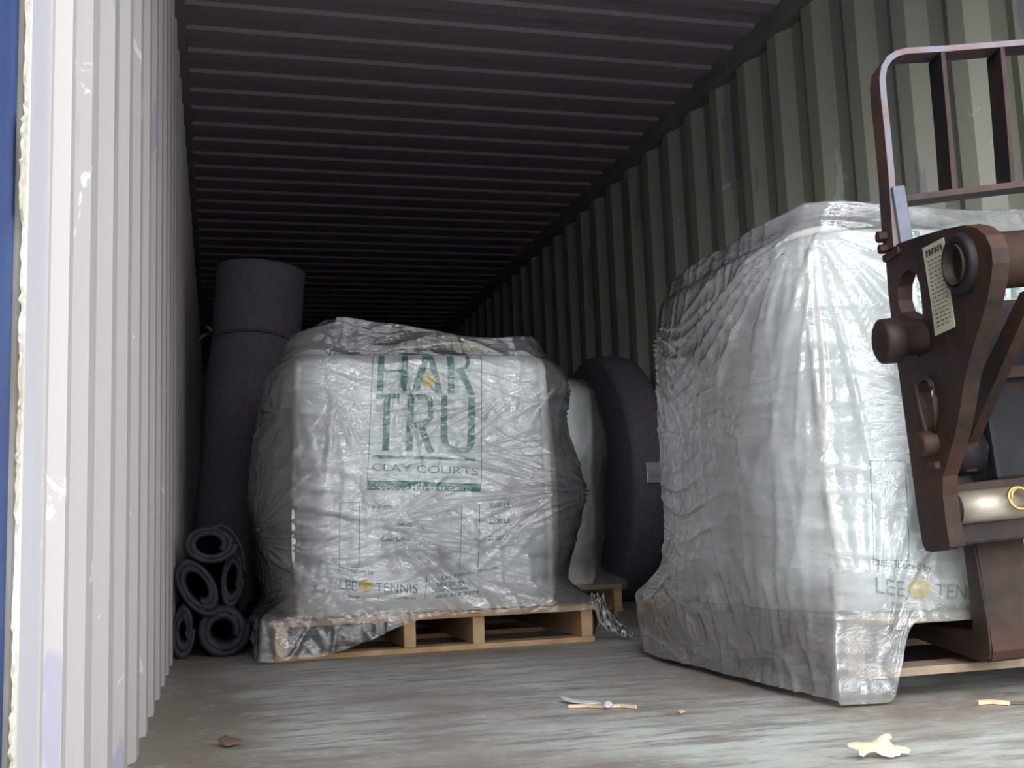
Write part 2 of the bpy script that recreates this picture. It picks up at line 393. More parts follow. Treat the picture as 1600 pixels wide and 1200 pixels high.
def build_bag(s, name, label, nt=340, nv=210):
    root = empty(name, (s.cx, s.cy, 0)); tag(root, label, 'bulk bag', 'plastic-wrapped white bulk bags')
    bm = bmesh.new(); rows = []
    for j in range(nv + 1):
        z = s.z0 + (s.z1 - s.z0) * j / nv; row = []
        for i in range(nt):
            ux, uy = s.unit(4 * i / nt); p, _, _ = s.base(ux, uy, z); row.append(bm.verts.new(p))
        rows.append(row)
    # top: slumped dome
    topr = rows[-1]; K = 14
    for k in range(1, K):
        f = 1 - k / K; row = []
        for v in topr:
            x, y = v.co.x * f, v.co.y * f
            row.append(bm.verts.new((x, y, s.z1 + .035 * (1 - f * f) + .016 * noise.noise(Vector((x * 5, y * 5, s.seed))) * (1 - f ** 6))))
        rows.append(row)
    for a, b in zip(rows, rows[1:]):
        for i in range(nt): bm.faces.new((a[i], a[(i + 1) % nt], b[(i + 1) % nt], b[i]))
    bm.faces.new(rows[-1]); bm.faces.new(rows[0][::-1])
    bm_obj('bag_body', bm, M_BAG, root, True)
    # stitched webbing down the four corners, with a lifting loop on top
    for c in range(4):
        bm = bmesh.new(); cols = []
        tcn = c + 1.0
        for j in range(0, 141):
            z = s.z0 + .005 + (s.z1 - s.z0 - .01) * j / 140; r = []
            wob = .004 * noise.noise(Vector((z * 6, c * 3.1, s.seed)))
            for q, (dt, o) in enumerate(((-.034, .002), (-.012, .008), (.0, .016), (.012, .008), (.034, .002))):
                tt = tcn + dt * .8 + wob; ux, uy = s.unit(tt % 4); p, nx, ny = s.base(ux, uy, z, o + .002 * noise.noise(Vector((z * 30, q, c)))); r.append(bm.verts.new(p))
            cols.append(r)
        for a, b in zip(cols, cols[1:]):
            for q in range(4): bm.faces.new((a[q], a[q + 1], b[q + 1], b[q]))
        bm_obj('corner_seam', bm, M_SEAM, root, True)
        bm = bmesh.new(); ux, uy = s.unit(tcn % 4); p, nx, ny = s.base(ux, uy, s.z1 - .06)
        dx, dy = -ny, nx; pts_ = []
        p = p * .93
        for k in range(13):
            a = pi * k / 12; pts_.append(Vector((p.x + dx * .09 * cos(a) - nx * .03 * sin(a), p.y + dy * .09 * cos(a) - ny * .03 * sin(a), s.z1 - .03 + .05 * sin(a))))
        tube(bm, pts_, .011, 8); bm_obj('lifting_loop', bm, M_SEAM, root, True)
    return root

# --- print on the front of a bag: outlines taken on the face plane of the middle bag
B1 = Shape(.835, 4.215, .468, .495, .128, 1.005, n=8, bx=.095, by=.04, seed=1.3, fold=.0035)
B2 = Shape(1.815, 2.600, .430, .485, .128 + LIFT, 1.030, n=4.2, bx=.055, by=.055, seed=5.1, fold=.0065)
B3 = Shape(1.455, 5.51, .485, .50, .128, 1.085, n=6, bx=.06, by=.05, seed=8.8, fold=.004, taper=-.05)
FACE_Y = 3.70
def face_xz(px, py):
    p = at_y(px, py, FACE_Y); return p.x - B1.cx, p.z
def crop(pts, s=5.0, ox=560, oy=540): return [(ox + x / s, oy + y / s) for x, y in pts]
def fit(bm, shape, off):
    """cut a flat print finely, then lay it on the bulging face"""
    bmesh.ops.triangulate(bm, faces=bm.faces[:])
    xs = [v.co.x for v in bm.verts]; zs = [v.co.z for v in bm.verts]
    x = math.ceil(min(xs) / .02) * .02
    while x < max(xs):
        bmesh.ops.bisect_plane(bm, geom=bm.verts[:] + bm.edges[:] + bm.faces[:], plane_co=(x, 0, 0), plane_no=(1, 0, 0)); x += .02
    z = math.ceil(min(zs) / .007) * .007
    while z < max(zs):
        bmesh.ops.bisect_plane(bm, geom=bm.verts[:] + bm.edges[:] + bm.faces[:], plane_co=(0, 0, z), plane_no=(0, 0, 1)); z += .007
    zt = shape.z1 - .006
    bmesh.ops.delete(bm, geom=[f for f in bm.faces if f.calc_center_median().z > zt], context='FACES')
    for v in bm.verts: v.co = shape.front(v.co.x, v.co.z, off)
def poly(bm, px_pts):
    vs = [bm.verts.new((face_xz(*p)[0], 0, face_xz(*p)[1])) for p in px_pts]
    bm.faces.new(vs)
def strip(bm, pts, wpx):
    """stroke of a given width along a pixel polyline"""
    for i in range(len(pts) - 1):
        (x0, y0), (x1, y1) = pts[i], pts[i + 1]; l = hypot(x1 - x0, y1 - y0); nx, ny = -(y1 - y0) / l * wpx / 2, (x1 - x0) / l * wpx / 2
        ex, ey = (x1 - x0) / l * wpx * .2, (y1 - y0) / l * wpx * .2
        poly(bm, [(x0 + nx - ex, y0 + ny - ey), (x1 + nx + ex, y1 + ny + ey), (x1 - nx + ex, y1 - ny + ey), (x0 - nx - ex, y0 - ny - ey)])
def text_faces(bm, s, x0, y0, x1, y1, h, bold=0.0):
    cu = bpy.data.curves.new('t', 'FONT'); cu.body = s; cu.size = 1; cu.offset = bold; cu.resolution_u = 3
    ob = bpy.data.objects.new('t', cu); COL.objects.link(ob); bpy.context.view_layer.update()
    me = bpy.data.meshes.new_from_object(ob.evaluated_get(bpy.context.evaluated_depsgraph_get()))
    xs = [v.co.x for v in me.vertices]; mn, mx = min(xs), max(xs); vs = []
    for v in me.vertices:
        u = (v.co.x - mn) / (mx - mn); px = x0 + (x1 - x0) * u; py = y0 + (y1 - y0) * u - v.co.y / .70 * h
        a, z = face_xz(px, py); vs.append(bm.verts.new((a, 0, z)))
    for f in me.polygons:
        try: bm.faces.new([vs[i] for i in f.vertices])
        except ValueError: pass
    bpy.data.objects.remove(ob); bpy.data.curves.remove(cu); bpy.data.meshes.remove(me)

def logo_bold(bm):
    C = crop
    poly(bm, C([(165, -20), (212, -20), (195, 355), (145, 355)])); poly(bm, C([(350, -20), (400, -20), (378, 355), (328, 355)]))
    poly(bm, C([(203, 182), (345, 188), (344, 208), (201, 203)]))                       # H
    poly(bm, C([(520, 45), (555, 60), (553, 110), (480, 355), (415, 358)]))             # A
    poly(bm, C([(555, 60), (588, 45), (662, 368), (610, 366), (553, 110)]))
    poly(bm, C([(705, -15), (757, -15), (752, 375), (700, 375)]))                       # R
    strip(bm, C([(757, 0), (830, 10), (868, 60), (870, 120), (840, 170), (775, 190)]), 5.4)
    poly(bm, C([(775, 190), (835, 190), (912, 385), (868, 385)]))
    poly(bm, C([(142, 373), (320, 376), (318, 414), (140, 414)])); poly(bm, C([(200, 414), (250, 414), (236, 822), (180, 822)]))   # T
    poly(bm, C([(388, 378), (438, 378), (415, 828), (365, 828)]))                       # R
    strip(bm, C([(438, 400), (520, 400), (560, 430), (565, 500), (560, 565), (520, 602), (440, 622)]), 8.2)
    poly(bm, C([(455, 620), (505, 610), (585, 832), (530, 838)]))
    poly(bm, C([(648, 390), (695, 390), (690, 720), (636, 720)]))                       # U
    strip(bm, C([(664, 715), (675, 770), (710, 808), (770, 826), (830, 818), (862, 795), (872, 760)]), 9.4)
    poly(bm, C([(858, 400), (912, 400), (900, 770), (845, 770)]))
    poly(bm, C([(108, 856), (500, 868), (905, 888), (905, 908), (500, 890), (108, 882)]))      # rule
def logo_band(bm):
    poly(bm, crop([(65, 1055), (500, 1065), (945, 1085), (940, 1145), (500, 1135), (62, 1128)]))
def logo_thin(bm):
    strip(bm, crop([(128, -40), (105, 300), (85, 700), (66, 1060)]), 1.1); strip(bm, crop([(978, -20), (965, 250), (955, 700), (948, 1090)]), 1.3)
    text_faces(bm, 'CLAY COURTS', 580, 735.5, 745, 743, 11.5, 0)
def logo_ball(cx, cy, r):
    def fn(bm):
        poly(bm, [(cx + r * cos(2 * pi * k / 22), cy + r * sin(2 * pi * k / 22)) for k in range(22)])
    return fn
def table_left(bm):
    for x0, x1 in ((531, 530), (561, 560)): strip(bm, [(x0, 785), (x1, 888)], .9)
    strip(bm, [(531, 785), (561, 785)], .9); strip(bm, [(530, 887), (560, 887)], 1.0)
def table_right(bm):
    for x0, x1 in ((719, 717), (747, 746)): strip(bm, [(x0, 788), (x1, 886)], .9)
def maker_print(bm):
    text_faces(bm, 'Distributed by', 529, 892, 583, 898, 7, .01)
    text_faces(bm, 'LEE', 531, 920, 557, 924, 16, .0)
    text_faces(bm, 'TENNIS', 587, 925, 652, 927, 15, .0)
    text_faces(bm, 'Products', 545, 935, 562, 935, 6, .01); text_faces(bm, 'Court Surfaces', 590, 936, 650, 936, 5, 0)
def weight_print(bm):
    text_faces(bm, '3500 LB', 762, 794, 796, 793, 7.5, .012)
    text_faces(bm, '2200 LB', 762, 819, 796, 817, 7.5, .012)
    text_faces(bm, '2000 LB', 761, 845, 795, 843, 7.5, .012)
def product_print(bm):
    text_faces(bm, 'Net Weight', 575, 795, 610, 795, 7, .01)
    text_faces(bm, 'Fast-Dry', 620, 822, 642, 822, 7, .01)
    text_faces(bm, 'Court Surface', 595, 846, 640, 846, 6.5, .01)
def address_print(bm):
    strip(bm, [(666, 898), (664, 935)], 1.0)
    text_faces(bm, 'Lee Tennis Products', 690, 906, 776, 889, 6, .01)
    text_faces(bm, 'Suite 200 VA', 681, 917, 726, 914, 7, .012)
    text_faces(bm, 'Charlottesville', 680, 925, 732, 921, 6, .01)
    text_faces(bm, '800 327 8379', 681, 935, 748, 927, 5, .01)
def add_print(shape, root):
    for name, fn, mat, off in (('printed_logo', logo_bold, M_INK_G, .0032), ('printed_band', logo_band, M_INK_G, .0032), ('printed_frame', logo_thin, M_INK_S, .0034),
                               ('printed_ball', logo_ball(670.5, 594.5, 10.5), M_INK_Y, .0045), ('printed_ball', logo_ball(571, 915.5, 10.5), M_INK_Y, .0045), ('printed_table', table_left, M_INK_G, .0034), ('printed_table', table_right, M_INK_G, .0034), ('maker_print', maker_print, M_INK_G, .0034),
                               ('weight_print', weight_print, M_INK_G, .0034), ('product_print', product_print, M_INK_G, .0034), ('address_print', address_print, M_INK_G, .0034)):
        bm = bmesh.new(); fn(bm); fit(bm, shape, off); bm_obj(name, bm, mat, root)
    bm = bmesh.new(); text_faces(bm, 'www.hartru.com', 590, 766.5, 733, 766.5, 7.5, .012); fit(bm, shape, .0046); bm_obj('printed_address', bm, M_INK_W, root)

r1 = build_bag(B1, 'bulk_bag', 'white bulk bag in the middle, its large green tennis court logo facing out'); add_print(B1, r1)
r2 = build_bag(B2, 'bulk_bag', 'white bulk bag at the right, with creased sides, lifted behind the rusty fork carriage'); add_print(B2, r2)
r3 = build_bag(B3, 'bulk_bag', 'white bulk bag standing behind the middle one, only its right side showing', 240, 140)
# yellowish lining folded over the top of the middle bag
bm = bmesh.new(); rows = []
for i in range(25):
    row = []
    for j in range(13):
        x = -.10 + .34 * i / 24; y = -.47 + .30 * j / 12
        z = 1.024 + .028 * math.sin(pi * i / 24) + .02 * noise.noise(Vector((x * 8, y * 8, 2))) + .02 * j / 12
        row.append(bm.verts.new((x, y, z)))
    rows.append(row)
for a, b_ in zip(rows, rows[1:]):
    for j in range(12): bm.faces.new((a[j], a[j + 1], b_[j + 1], b_[j]))
o = bm_obj('top_lining', bm, M_YELLOW, r1, True); md = o.modifiers.new('t', 'SOLIDIFY'); md.thickness = .003

# ------------------------------------------------------------------ plastic film pulled over each bag
def ridged(x): return max(0.0, 1 - abs(x) * 4.2) ** 1.6
def film(s, name, label, mat, tents, loose, hem, half, z_pal, creases, seed, nt=560, nv=280, fuzz=1.0, lowamp=1.0):
    """tents: (x,y,r,h) local; loose: (t,z,rt,rz,amount); hem(t)->lowest z; half: pallet half sizes; creases: (t,z,R,amp,k)"""
    def top(x, y):
        z = s.z1 + .022
        for (a, b, r, h) in tents:
            rl = r * (.55 if x < a and h > .1 else 1.0); z += h * max(0.0, 1 - hypot(x - a, y - b) / (rl * 1.9)) ** 1.25
        return z + .012 * noise.noise(Vector((x * 6, y * 6, seed)))
    def tdist(a, b): d = (a - b) % 4; return d if d < 2 else d - 4
    L = (s.hx + s.hy)                      # metres per unit of t
    bm = bmesh.new(); rows = [[] for _ in range(nv + 1)]
    for i in range(nt):
        t = 4 * i / nt; ux, uy = s.unit(t)
        pe, _, _ = s.base(ux, uy, s.z1 - .01); zt = top(pe.x, pe.y); zb = hem(t)
        for j in range(nv + 1):
            v = j / nv; z = zb + (zt - zb) * v
            zz = min(z, s.z1 - .005)
            p, nx, ny = s.base(ux, uy, max(zz, s.z0), 0.0, folds=False)
            if z < s.z0 + .10:             # drawn out over the edge of the pallet
                q = min(1.0, (s.z0 + .10 - z) / .10); q = q * q * (3 - 2 * q)
                mm = max(abs(ux), abs(uy)) ** .93; e = Vector((half[0] * ux / mm, half[1] * uy / mm, z)); p = p.lerp(e, q) if abs(e.x) + abs(e.y) > abs(p.x) + abs(p.y) - .3 else p
            if z > s.z1 - .02:             # peaks lean inwards
                k = 1 - .55 * max(0, (z - s.z1 + .02)); p = Vector((p.x * k, p.y * k, z))
            off = .016
            for (a, b, ra, rb, am) in loose:
                off += am * exp(-(tdist(t, a) / ra) ** 2 - ((z - b) / rb) ** 2)
            m = Vector((ux * s.hx, uy * s.hy, 0))
            # long taut folds
            g = 0.0
            for (a, b, R, am, kk, dr, spn) in creases:
                dx = tdist(t, a) * L; dz = z - b; r = hypot(dx, dz)
                ang = atan2(dz, dx); da = abs((ang - math.radians(dr) + pi) % (2 * pi) - pi)
                if r < R * 2.6 and da < math.radians(spn):
                    g += am * ridged(noise.noise(Vector((cos(ang) * kk, sin(ang) * kk, r * 2.2 + a * 7 + seed)))) * exp(-(r / R) ** 2) * min(1, r / .06) * (1 - da / math.radians(spn))
            st = .5 + .5 * noise.noise(Vector((m.x * 2.2, m.y * 2.2, z * 2.0 + seed)))
            g += .0085 * st * ridged(noise.noise(Vector((m.x * 2.6, m.y * 2.6, z * 15 + seed + noise.noise(m * 3) * 1.4))))
            g += .0065 * (1 - st) * ridged(noise.noise(Vector((m.x * 17, m.y * 17, z * 2.6 + seed * 2))))
            low = max(0.0, min(1.0, (s.z0 + .03 - z) / .10))
            g += low * lowamp * (.022 * noise.noise(Vector((m.x * 11, m.y * 11, z * 7 + seed))) + .012 * ridged(noise.noise(Vector((m.x * 20, m.y * 20, z * 9)))))
            off += g * fuzz
            rows[j].append(bm.verts.new((p.x + nx * off, p.y + ny * off, z)))
    ring = rows[-1]; K = 40
    for k in range(1, K):
        f = 1 - k / K; row = []
        for v in ring:
            x, y = v.co.x * f, v.co.y * f
            zz = top(x, y) + .012 * ridged(noise.noise(Vector((x * 7 + seed, y * 7, 3)))) * (1 - f ** 4)
            bl = f ** 8; row.append(bm.verts.new((x, y, max(zz, s.z1 + .042) * (1 - bl) + v.co.z * bl)))
        rows.append(row)
    for a, b in zip(rows, rows[1:]):
        for i in range(nt): bm.faces.new((a[i], a[(i + 1) % nt], b[(i + 1) % nt], b[i]))
    bm.faces.new(rows[-1])
    o = bm_obj(name, bm, mat, None, True); o.location = (s.cx, s.cy, 0)
    tag(o, label, 'plastic wrap', 'clear plastic film covers'); return o
def sstep(a, b, x): q = max(0.0, min(1.0, (x - a) / (b - a))); return q * q * (3 - 2 * q)
# side index t: 0-1 right, 1-2 back, 2-3 left, 3-4 front (3 = front left corner)
def hem1(t):
    n_ = .006 * noise.noise(Vector((t * 14, 0, 0)))
    if t >= 3: u = t - 3; return (.012 + .110 * sstep(.12, .52, u) - .012 * sstep(.6, 1.0, u)) + n_
    if t > 2.7: return .012 + .1 * (1 - sstep(2.7, 2.97, t)) + n_
    if t < .12: return .11 - .09 * sstep(0, .05, t) * (1 - sstep(.07, .12, t)) + n_
    return .10 + n_
def hem2(t):
    n_ = .008 * noise.noise(Vector((t * 16, 4, 0)))
    if t >= 3: u = t - 3; return LIFT - .044 + .155 * sstep(.115, .20, u) + n_ * .3
    if t > 2: return LIFT - .035 + n_ * .4
    return .13 + n_
def hem3(t): return .10 + .01 * noise.noise(Vector((t * 9, 2, 0)))
F1 = mat_film('clear_film_a', .12, (.90, .89, .94), 1.0)
F2 = mat_film('clear_film_b', .24, (.91, .95, .94), 4.0)
F3 = mat_film('clear_film_c', .12, (.80, .86, .86), 7.0)
film(B1, 'plastic_wrap', 'clear plastic film over the middle bag, peaked at its top left', F1,
     [(-.325, -.40, .25, .125), (.0, -.40, .30, .045), (.42, -.44, .12, .035), (.22, -.35, .2, .03), (.40, .40, .12, .05), (-.4, .35, .12, .04)],
     [(0.0, .53, .16, .22, .085), (0.05, .90, .16, .10, .055), (2.9, .92, .25, .08, .02), (.5, .5, .4, .3, .06), (2.5, .45, .3, .1, -.01)],
     hem1, (.553, .575), .125,
     [(3.30, .42, .34, .026, 6.0, -15, 60), (3.99, .52, .34, .026, 6, 180, 55), (3.16, .88, .22, .018, 8, -80, 50), (3.80, .86, .30, .016, 9, 200, 50), (2.75, .40, .3, .022, 7, 20, 70),
      (3.12, .36, .2, .02, 11, -80, 50), (0.02, .95, .25, .02, 6, -90, 60), (3.40, .98, .25, .016, 8, -70, 60), (3.98, .20, .2, .014, 8, 180, 50), (.10, .52, .3, .02, 6, 180, 60),
      (3.36, .40, .40, .030, 5, -35, 50), (3.70, .34, .30, .022, 7, 160, 50), (3.25, .62, .22, .016, 9, -60, 60), (3.60, .66, .30, .018, 7, 20, 50), (2.98, .30, .26, .022, 8, -20, 70), (2.96, .80, .35, .02, 6, 200, 70)], 1.7, fuzz=1.25)
film(B2, 'plastic_wrap', 'milky plastic film over the right bag, hanging down to the floor at its corner', F2,
     [(-.37, -.40, .16, .050), (.0, -.35, .3, .035), (.3, -.35, .2, .04), (-.35, 0.0, .2, .03), (-.3, .4, .2, .01)],
     [(2.98, .85, .18, .14, .02), (2.3, .20, .4, .1, .03), (3.5, .9, .4, .1, .03)],
     hem2, (.446, .535), .125 + LIFT,
     [(3.03, 1.04, .38, .032, 6.0, -80, 40), (3.06, 1.02, .45, .030, 6.0, -35, 50), (2.95, 1.04, .34, .024, 6.0, -140, 50), (3.12, .13, .26, .022, 6.0, 60, 60), (2.70, .72, .16, .016, 12, -85, 50), (3.55, .98, .3, .022, 7, -110, 60),
      (2.15, .95, .3, .02, 7, -60, 60), (2.1, .15, .25, .018, 8, 60, 50)], 6.3, fuzz=1.1, lowamp=.45)
film(B3, 'plastic_wrap', 'plastic film over the half-hidden bag behind the middle one', F3,
     [(.35, -.35, .15, .02)], [(0.05, .80, .3, .2, .055), (.1, .4, .3, .2, .03)], hem3, (.545, .555), .125,
     [(3.95, .9, .3, .02, 6, -90, 60)], 9.1, 260, 130)
# loose twisted tail of film lying off the right corner of the middle pallet
bm = bmesh.new(); rows = []
A = Vector((1.40, 3.655, .150)); Bq = Vector((1.46, 3.66, .008))
for i in range(41):
    f = i / 40; c = A.lerp(Bq, f) + Vector((.035 * f, 0, -.02 * sin(pi * f))); row = []
    for j in range(15):
        g = j / 14 - .5; wd = .075 * (1 - .25 * f) + .03 * sin(pi * f)
        row.append(bm.verts.new(c + Vector((g * wd * (.7 + f * .5), .022 * noise.noise(Vector((g * 5, f * 6, 3))), .028 * ridged(noise.noise(Vector((g * 6, f * 3, 8)))) - g * .02))))
    rows.append(row)
for a, b_ in zip(rows, rows[1:]):
    for j in range(14): bm.faces.new((a[j], a[j + 1], b_[j + 1], b_[j]))
tag(bm_obj('plastic_film_tail', bm, mat_film('clear_film_d', .45, (.8, .82, .86), 11.0), None, True), 'twisted tail of clear film off the right end of the middle pallet', 'plastic film')

# ------------------------------------------------------------------ standing grey roll behind, strapped round the middle
root = empty('fabric_roll', (.212, 5.05, 0)); tag(root, 'tall grey fabric roll standing and leaning slightly behind the middle bag', 'fabric roll')
root.rotation_euler = (0, math.radians(4.6), 0)
bm = bmesh.new(); seg = 72; rings = []
R_ = .198
for j in range(61):
    z = .018 + 1.60 * j / 60
    rr = R_ * (1 - .045 * exp(-((z - 1.30) / .05) ** 2)) * (1 + .03 * sstep(1.3, .4, z)); rings.append([])
    for k in range(seg):
        a = 2 * pi * k / seg; r = rr * (1 + .018 * noise.noise(Vector((cos(a) * 1.2, sin(a) * 1.2, z * 2.2))))
        rings[-1].append(bm.verts.new((r * cos(a), r * sin(a), z)))
for f in (.985, .93, .6, .25):
    rings.append([bm.verts.new((v.co.x * f, v.co.y * f, 1.622 + .006 * (1 - f) + (.006 if f == .93 else 0))) for v in rings[60]])
for a, b_ in zip(rings, rings[1:]):
    for k in range(seg): bm.faces.new((a[k], a[(k + 1) % seg], b_[(k + 1) % seg], b_[k]))
bm.faces.new(rings[0][::-1]); bm_obj('rolled_fabric', bm, M_ROLL, root, True)
bm = bmesh.new(); tube(bm, [Vector(((R_ * .985) * cos(a), (R_ * .985) * sin(a), 1.30 + .006 * sin(3 * a))) for a in [2 * pi * k / 48 for k in range(48)]], .008, 8, True)
tube(bm, [(-.205, -.06, 1.30), (-.225, -.07, 1.285), (-.24, -.09, 1.27), (-.25, -.08, 1.25)], .007, 8)
tube(bm, [(-.205, -.06, 1.30), (-.215, -.10, 1.32), (-.195, -.12, 1.30)], .008, 8)
bm_obj('tie', bm, M_STRAP, root, True)

# ------------------------------------------------------------------ big dark coil standing on edge against the right wall
root = empty('fabric_roll', (2.20, 5.72, 0)); tag(root, 'large dark roll on its edge against the right wall, between the two rear bags', 'fabric roll')
bm = bmesh.new(); Rr = .665
prof = [(-.085, .12), (-.088, Rr * .5), (-.09, Rr * .93), (-.075, Rr * .985), (-.04, Rr), (.06, Rr), (.10, Rr * .985), (.112, Rr * .93), (.11, .12), (-.085, .12)]
rg = lathe(bm, (0, 0, Rr), (1, 0, 0), prof, 120)
for ring in rg:
    for v in ring:
        q = Vector((0, v.co.y, v.co.z - Rr)); v.co += q.normalized() * .006 * noise.noise(Vector((v.co.x * 5, v.co.y * 3, v.co.z * 3)))
        v.co.z = max(0, v.co.z)
bm_obj('coil', bm, M_ROLL, root, True)
bm = bmesh.new()
box(bm, -.03, .055, -Rr - .010, -Rr - .002, .60, .70, .003); bm_obj('glint_patch', bm, simple('shiny_glint', (.3, .3, .36), (.5, .5, .56), 20, .15, .3), root)  # bright patch added as the glint on the coil

# ------------------------------------------------------------------ rolled black rubber mats in the left corner
def mat_roll(cx, cz, ax, az, rot, th, y0, L, label, turns=2.1, skew=0.0):
    root = empty('rubber_mat_roll', (cx, y0, cz)); tag(root, label, 'rolled mat', 'rolled black rubber mats')
    bm = bmesh.new(); n = 96; ring_sets = []
    def pt(a, rr, y):
        e = 1 - .14 * (0.5 + .5 * sin(a * .5)) * 0
        x = ax * rr * cos(a) * e; z = az * rr * sin(a) * e
        return Vector((x * cos(rot) - z * sin(rot) + skew * y, y, x * sin(rot) + z * cos(rot)))
    tot = turns * 2 * pi; m = int(n * turns)
    inner, outer = 1 - th * 1.0, 1.0
    prev = None
    step = (outer - inner) / turns; gap = .9
    for i in range(m + 1):
        a = tot * i / m - .6; f = i / m; r = inner + (outer - inner) * f * (1 - 1 / (turns + 1))
        q = [pt(a, r, 0), pt(a, r + step * gap, 0), pt(a, r + step * gap, L), pt(a, r, L)]
        for v in q: v.y += .004 * noise.noise(Vector((a, v.y * 4, cx * 9)))
        cur = [bm.verts.new(v) for v in q]
        if prev:
            for k in range(4): bm.faces.new((prev[k], prev[(k + 1) % 4], cur[(k + 1) % 4], cur[k]))
        else: bm.faces.new(cur[::-1])
        prev = cur
    bm.faces.new(prev)
    bmesh.ops.bevel(bm, geom=[e for e in bm.edges if len(e.link_faces) == 2 and e.calc_face_angle(0) > 1.2], offset=.004, segments=2, affect='EDGES')
    bm_obj('mat_sheet', bm, M_RUBBER, root, True); return root
P = lambda x, y, Y=4.03: at_y(x, y, Y)
def mr(px, py, wpx, hpx, rot, th, label, Y=4.0, L=.85, **k):
    c = P(px, py, Y); s = Y / FPX * 1.0
    mat_roll(c.x, c.z, wpx * s * .96, hpx * s * .96, rot, th, Y, L, label, **k)
mr(328, 850, 41, 29, math.radians(-4), .60, 'oval black rubber mat roll, topmost of the stack by the left wall', Y=4.00)
mr(309, 917, 50, 27, math.radians(-58), .60, 'black rubber mat roll squashed aslant, second from the top of the stack', Y=3.97)
mr(349, 985, 39, 40, math.radians(10), .62, 'round black rubber mat roll on the floor, beside the middle pallet', Y=3.98)
mr(286, 985, 17, 44, math.radians(-3), .80, 'flattened upright rubber mat roll on the floor against the left wall', Y=3.99)
mr(363, 903, 17, 46, math.radians(-6), .62, 'narrow upright rubber mat roll squeezed next to the middle bag', Y=4.07)
bm = bmesh.new(); c0 = [(330, 826), (345, 820), (358, 826), (369, 839), (377, 855), (381, 872), (382, 892)]
tube(bm, [at_y(x, y, 3.96 + .01 * k) for k, (x, y) in enumerate(c0)], .0028, 6)
tag(bm_obj('thin_cable', bm, M_STRAP, None, True), 'thin grey cable arching over the topmost rolled mat', 'cable')

# ------------------------------------------------------------------ lift truck fork carriage
psi, rho = math.radians(11), math.radians(3.6)
Aax = Vector((cos(psi) * cos(rho), -sin(psi) * cos(rho), sin(rho))); Bax = Vector((sin(psi), cos(psi), 0)); Cax = Aax.cross(Bax)
FO = at_y(1530, 1030, 2.00)
FR = Matrix((Aax, Bax, Cax)).transposed()
fk = empty('fork_carriage', FO, FR); tag(fk, 'rusty lift truck fork carriage with tall load guard reaching in at the right', 'fork carriage')
def loc(p): d = p - FO; return Vector((d.dot(Aax), d.dot(Bax), d.dot(Cax)))
def on_a(px, py, a): return loc(at_plane(px, py, FO + Aax * a, Aax))     # spot on a side plate
def on_b(px, py, b): return loc(at_plane(px, py, FO + Bax * b, Bax))     # spot on a front plane
AW = .60                                                                     # overall width
PA = -.125
def plate(a0, th, outline, holes, name, mat, bev=.004):
    """flat steel plate in the b-c plane, with holes cut through"""
    bm = bmesh.new()
    loops = []
    for lp in [outline] + holes:
        vs = [bm.verts.new((a0, b, c)) for b, c in lp]; loops.append([bm.edges.new((vs[i], vs[(i + 1) % len(vs)])) for i in range(len(vs))])
    es = [e for l in loops for e in l]
    bmesh.ops.triangle_fill(bm, edges=es, use_beauty=True, use_dissolve=False)
    g = bmesh.ops.extrude_face_region(bm, geom=bm.faces[:])
    for v in g['geom']:
        if isinstance(v, bmesh.types.BMVert): v.co.x += th
    return bm_obj(name, bm, mat, fk)
def bc(pts, a): return [(on_a(x, y, a).y, on_a(x, y, a).z) for x, y in pts]
def ell(cx, cy, rx, ry, n=18, rot=0.0): return [(cx + rx * cos(t) * cos(rot) - ry * sin(t) * sin(rot), cy + rx * cos(t) * sin(rot) + ry * sin(t) * cos(rot)) for t in [2 * pi * k / n for k in range(n)]]
outl = [(1383, 392), (1405, 380), (1440, 368), (1475, 358), (1505, 352), (1525, 356), (1540, 368), (1549, 388), (1551, 412), (1548, 440), (1542, 470), (1534, 500), (1524, 530),
        (1514, 565), (1506, 600), (1500, 640), (1492, 680), (1482, 715), (1473, 745), (1473, 775), (1478, 815), (1484, 855), (1470, 860), (1455, 863), (1446, 860), (1441, 848), (1433, 800), (1424, 730), (1412, 640), (1398, 540), (1388, 460)]
egg = [(1420, 421), (1431, 427), (1437, 445), (1440, 470), (1442, 497), (1425, 497), (1408, 488), (1403, 470), (1403, 448), (1409, 429)]
egg2 = [(1446, 593), (1454, 598), (1459, 620), (1460, 648), (1457, 676), (1447, 664), (1437, 640), (1432, 615), (1436, 599)]
plate(PA, .030, bc(outl, PA), [bc(egg, PA), bc(egg2, PA), bc(ell(1437, 553, 3.5, 4, 8), PA)], 'side_plate', M_IRON)
plate(AW, .030, bc(outl, PA), [bc(egg, PA), bc(egg2, PA)], 'side_plate', M_IRON)
# raised ribs on the left plate, along its slots
bm = bmesh.new()
tube(bm, [on_a(x, y, PA - .004) for x, y in ((1448, 590), (1456, 600), (1461, 622), (1462, 650), (1460, 672))], .005, 8)
tube(bm, [on_a(x, y, PA - .004) for x, y in ((1430, 600), (1438, 640), (1447, 672), (1452, 690))], .005, 8)
bm_obj('slot_rib', bm, M_IRON_B, fk, True)
